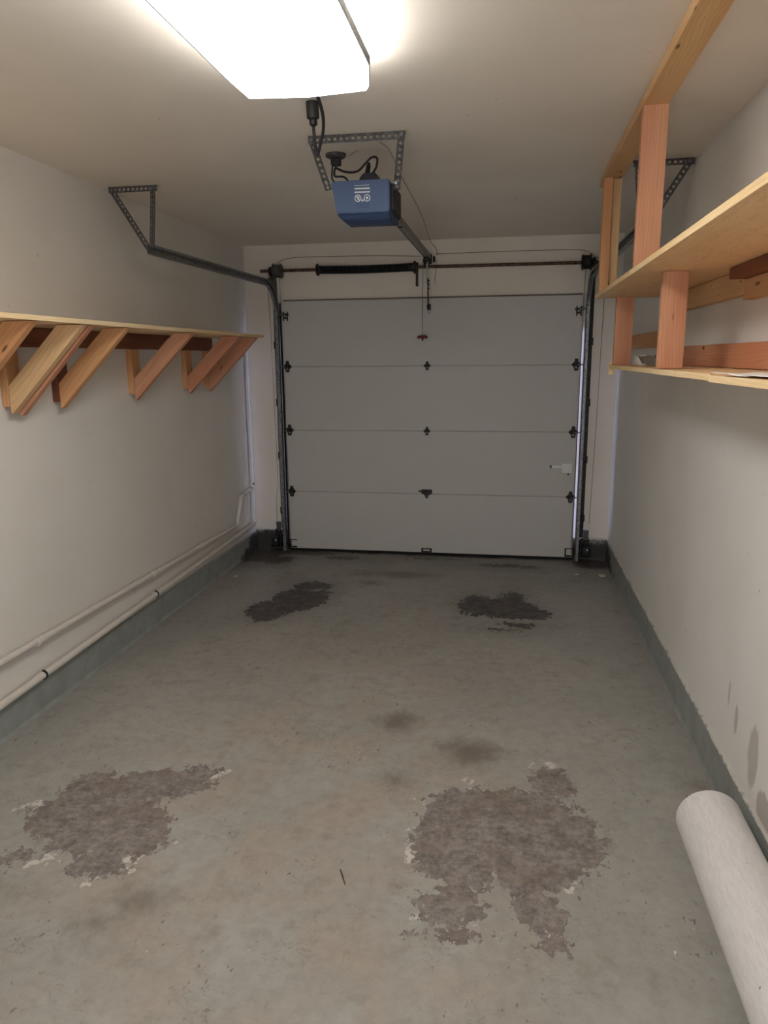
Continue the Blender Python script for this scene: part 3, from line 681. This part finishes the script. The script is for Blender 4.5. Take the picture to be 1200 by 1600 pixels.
tag(cl, 'bare wooden cleat on the right wall just past the shelving unit', 'board')
# loose things on the lower shelf
def sheet(name, cx, cy, z, sx, sy, rot, amp, mat, label, cat, nx=18, ny=14, th=.002, seed=1, fold=0):
    m = MB(); g = []
    for i in range(nx+1):
        row = []
        for j in range(ny+1):
            u, v = (i/nx-.5)*sx, (j/ny-.5)*sy
            hgt = amp*(.5+noise.noise(Vector((u*14, v*14, seed))))+fold*abs(math.sin(u/sx*5+seed))
            hgt = max(hgt, .0005); row.append(m.b.verts.new((cx+u*math.cos(rot)-v*math.sin(rot), cy+u*math.sin(rot)+v*math.cos(rot), z+hgt+th/2)))
        g.append(row)
    for i in range(nx):
        for j in range(ny): m.b.faces.new((g[i][j], g[i+1][j], g[i+1][j+1], g[i][j+1]))
    o = m.build(name, M[mat], None, True, solid=th); return tag(o, label, cat)
ZT = ZL+.009
sheet('paper_sheet', 1.30, 1.82, ZT-.003, .20, .42, .12, .006, 'paper', 'white paper sheet lying at the front of lower right shelf', 'paper')
sheet('folded_sheet', 1.335, 3.62, ZT+.001, .10, .44, .04, .012, 'cloth', 'crumpled dark grey folded sheet on the lower shelf between the two posts', 'sheet', fold=.040, seed=4)
wb_ = MB().box((1.305, 3.93, ZT), (1.345, 4.04, ZT+.050), .004).build('wood_offcut', M['paper'], None)
tag(wb_, 'small white block beside the far lower post on right shelf', 'block')

# ------------------------------------------------------------------ pipes along the left wall
up = thing('upper_pipe', 'cream painted pipe running along lower left wall above another pipe', 'pipe', (XL+.03, 3.2, .35))
def zu(y): return .362-(y-2.9)*.014
px = XL+.026
MB().cyl((px, YF, zu(YF)), (px, 5.58, zu(5.58)), .016, 16).build('pipe', M['pipe'], up, True)
for y in (1.75, 2.96, 4.12, 4.87):
    MB().cyl((px, y-.022, zu(y)), (px, y+.022, zu(y)), .0215, 16).build('coupling', M['pipe'], up, True)
    b = MB(); b.tube([(px+.018*math.cos(a), y+.03, zu(y)+.018*math.sin(a)) for a in [-2.4+k*.4 for k in range(13)]], .0025, 6); b.build('pipe_strap', M['pipe'], up, True)
MB().lathe([(0, .0215), (.03, .0215), (.036, .02)], (px, 5.55, zu(5.55)), (0, 1, 0), 16).build('elbow', M['pipe'], up, True)
MB().tube([(px, 5.575, zu(5.58)), (px, 5.60, zu(5.58)+.01), (px, 5.605, .37), (px, 5.70, .52), (px, 5.705, .545), (px, 5.725, .553), (px, 5.96, .560)], .015, 14).build('riser', M['white'], up, True)
for c_, d_ in (((px, 5.70, .53), (0, .4, 1)), ((px, 5.94, .560), (0, 1, .03))):
    MB().lathe([(-.02, .02), (.02, .02)], c_, d_, 14).build('fitting', M['pipe'], up, True)
lp = thing('lower_pipe', 'cream painted pipe running just above the green curb on left wall', 'pipe', (XL+.03, 3.2, .19))
def zl(y): return .184+(y-2.9)*.022
px2 = XL+.026
MB().cyl((px2, YF, zl(YF)), (px2+.006, 5.98, zl(5.98)), .0175, 18).build('pipe', M['pipe'], lp, True)
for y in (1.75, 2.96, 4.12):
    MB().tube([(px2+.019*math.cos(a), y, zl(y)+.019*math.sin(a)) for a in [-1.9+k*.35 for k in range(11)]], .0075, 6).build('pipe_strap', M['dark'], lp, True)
    MB().cyl((px2, y-.05, zl(y)), (px2, y-.008, zl(y)), .0195, 18).build('coupling', M['pipe'], lp, True)
vp = thing('corner_pipe', 'white vertical pipe standing in the far left corner by the door', 'pipe', (XL+.017, 5.995, .2))
MB().cyl((XL+.018, 5.995, .24), (XL+.018, 5.995, 1.80), .014, 16).build('pipe', M['white'], vp, True)
for z in (.565, 1.2): MB().lathe([(-.025, .018), (.025, .018)], (XL+.019, 5.995, z), (0, 0, 1), 16).build('coupling', M['white'], vp, True)
MB().lathe([(0, .010), (.006, .010)], (XL+.036, 5.985, .605), (1, 0, 0), 10).build('screw', M['dark'], vp)

# ------------------------------------------------------------------ ceiling lamp
fl = thing('fluorescent_light', 'glowing white wraparound fluorescent fixture on the ceiling', 'ceiling light', (.01, 1.85, H))
ya, yb = 1.22, 2.46
lx0, lx1 = -.200, .236
hx0, hx1 = -.10, .14
m = MB(); m.prism([(hx0, H), (hx1, H), (hx1-.02, H-.045), (hx0+.02, H-.045)], 1, ya, yb-.02); m.build('housing', M['white'], fl)
# lens: shallow open tray, lips turned up, far corners clipped
def lens_outline(o):
    return [(lx0-o, ya), (lx0-o, 2.30), (lx0+.010-o*.7, 2.452), (.01, yb+.022+o*.6), (lx1-.030+o*.7, 2.452), (lx1+o, 2.29), (lx1+o, ya)]
m = MB(); low = [m.b.verts.new((x, y, H-.100)) for x, y in lens_outline(-.012)]; hi_ = [m.b.verts.new((x, y, H-.088)) for x, y in lens_outline(0)]
m.b.faces.new(low)
for i in range(len(low)): j = (i+1) % len(low); m.b.faces.new((low[i], low[j], hi_[j], hi_[i]))
m.build('lens', M['lens'], fl, solid=.003)
m = MB()
ho = lens_outline(.004); hv = [m.b.verts.new((x, y, H-.0905)) for x, y in ho]; hv2 = [m.b.verts.new((x, y, H-.066)) for x, y in ho]
for i in range(len(hv)): j = (i+1) % len(hv); m.b.faces.new((hv[i], hv[j], hv2[j], hv2[i]))
m.build('lens_rim', M['steel'], fl, solid=.003)
for x in (-.075, .115): MB().cyl((x, ya+.03, H-.062), (x, yb-.23, H-.062), .013, 16).build('tube', M['tube'], fl, True)
for y in (ya, yb-.20):
    m = MB(); m.prism([(lx0+.03, H), (lx1-.03, H), (lx1-.006, H-.084), (lx0+.006, H-.084)], 1, y, y+.006); m.build('end_plate', M['white'], fl)

# ------------------------------------------------------------------ roll of sheet flooring on the floor
def spiral_roll():
    xc, r, ye = 1.380, .1130, 2.381; ys = .45
    turns = 5; n = 64*turns; th = .0032; m = MB(); rings = []
    skew = -.0057
    for k in range(n+1):
        a = -2*PI*k/64 - 1.1; rr = r-(.055)*k/n
        o, i_ = rr, rr-th
        row = []
        for (R_, y) in ((o, ys), (o, ye), (i_, ye), (i_, ys)):
            row.append(m.b.verts.new((xc+(y-2)*skew+R_*math.cos(a), y+.004*math.sin(a*.5), r+R_*math.sin(a))))
        rings.append(row)
    for a, b in zip(rings, rings[1:]):
        for q in range(4): m.b.faces.new((a[q], a[(q+1) % 4], b[(q+1) % 4], b[q]))
    m.b.faces.new(rings[0]); m.b.faces.new(rings[-1][::-1])
    return tag(m.build('flooring_roll', M['vinyl'], None, True), 'thick roll of white textured sheet flooring lying along the right wall', 'roll')
spiral_roll()

# ------------------------------------------------------------------ floor litter
tw = MB().tube([(.150, 2.07, .003), (.164, 2.04, .004), (.181, 2.003, .003)], [.0022, .0028, .0012], 6).build('twig', M['twig'], None, True)
tag(tw, 'thin dark twig lying mid floor in front of the large right stain', 'twig')
def chip(x, y, r, label):
    m = MB(); n = 7; pts = [(x+r*random.uniform(.6, 1)*math.cos(2*PI*k/n), y+r*1.3*random.uniform(.6, 1)*math.sin(2*PI*k/n)) for k in range(n)]
    m.prism(pts, 2, .0004, .006); o = m.build('paint_flake', M['chip'], None); tag(o, label, 'flake', 'fallen paint flakes')
chip(1.415, 5.62, .028, 'larger pale flake on the floor near the right door corner')
chip(1.22, 5.63, .018, 'smaller pale flake on floor below the right sensor')
chip(-1.41, 5.21, .020, 'pale flake on the floor at the foot of left curb')
chip(1.17, 1.88, .006, 'tiny pale flake on floor left of the white roll')
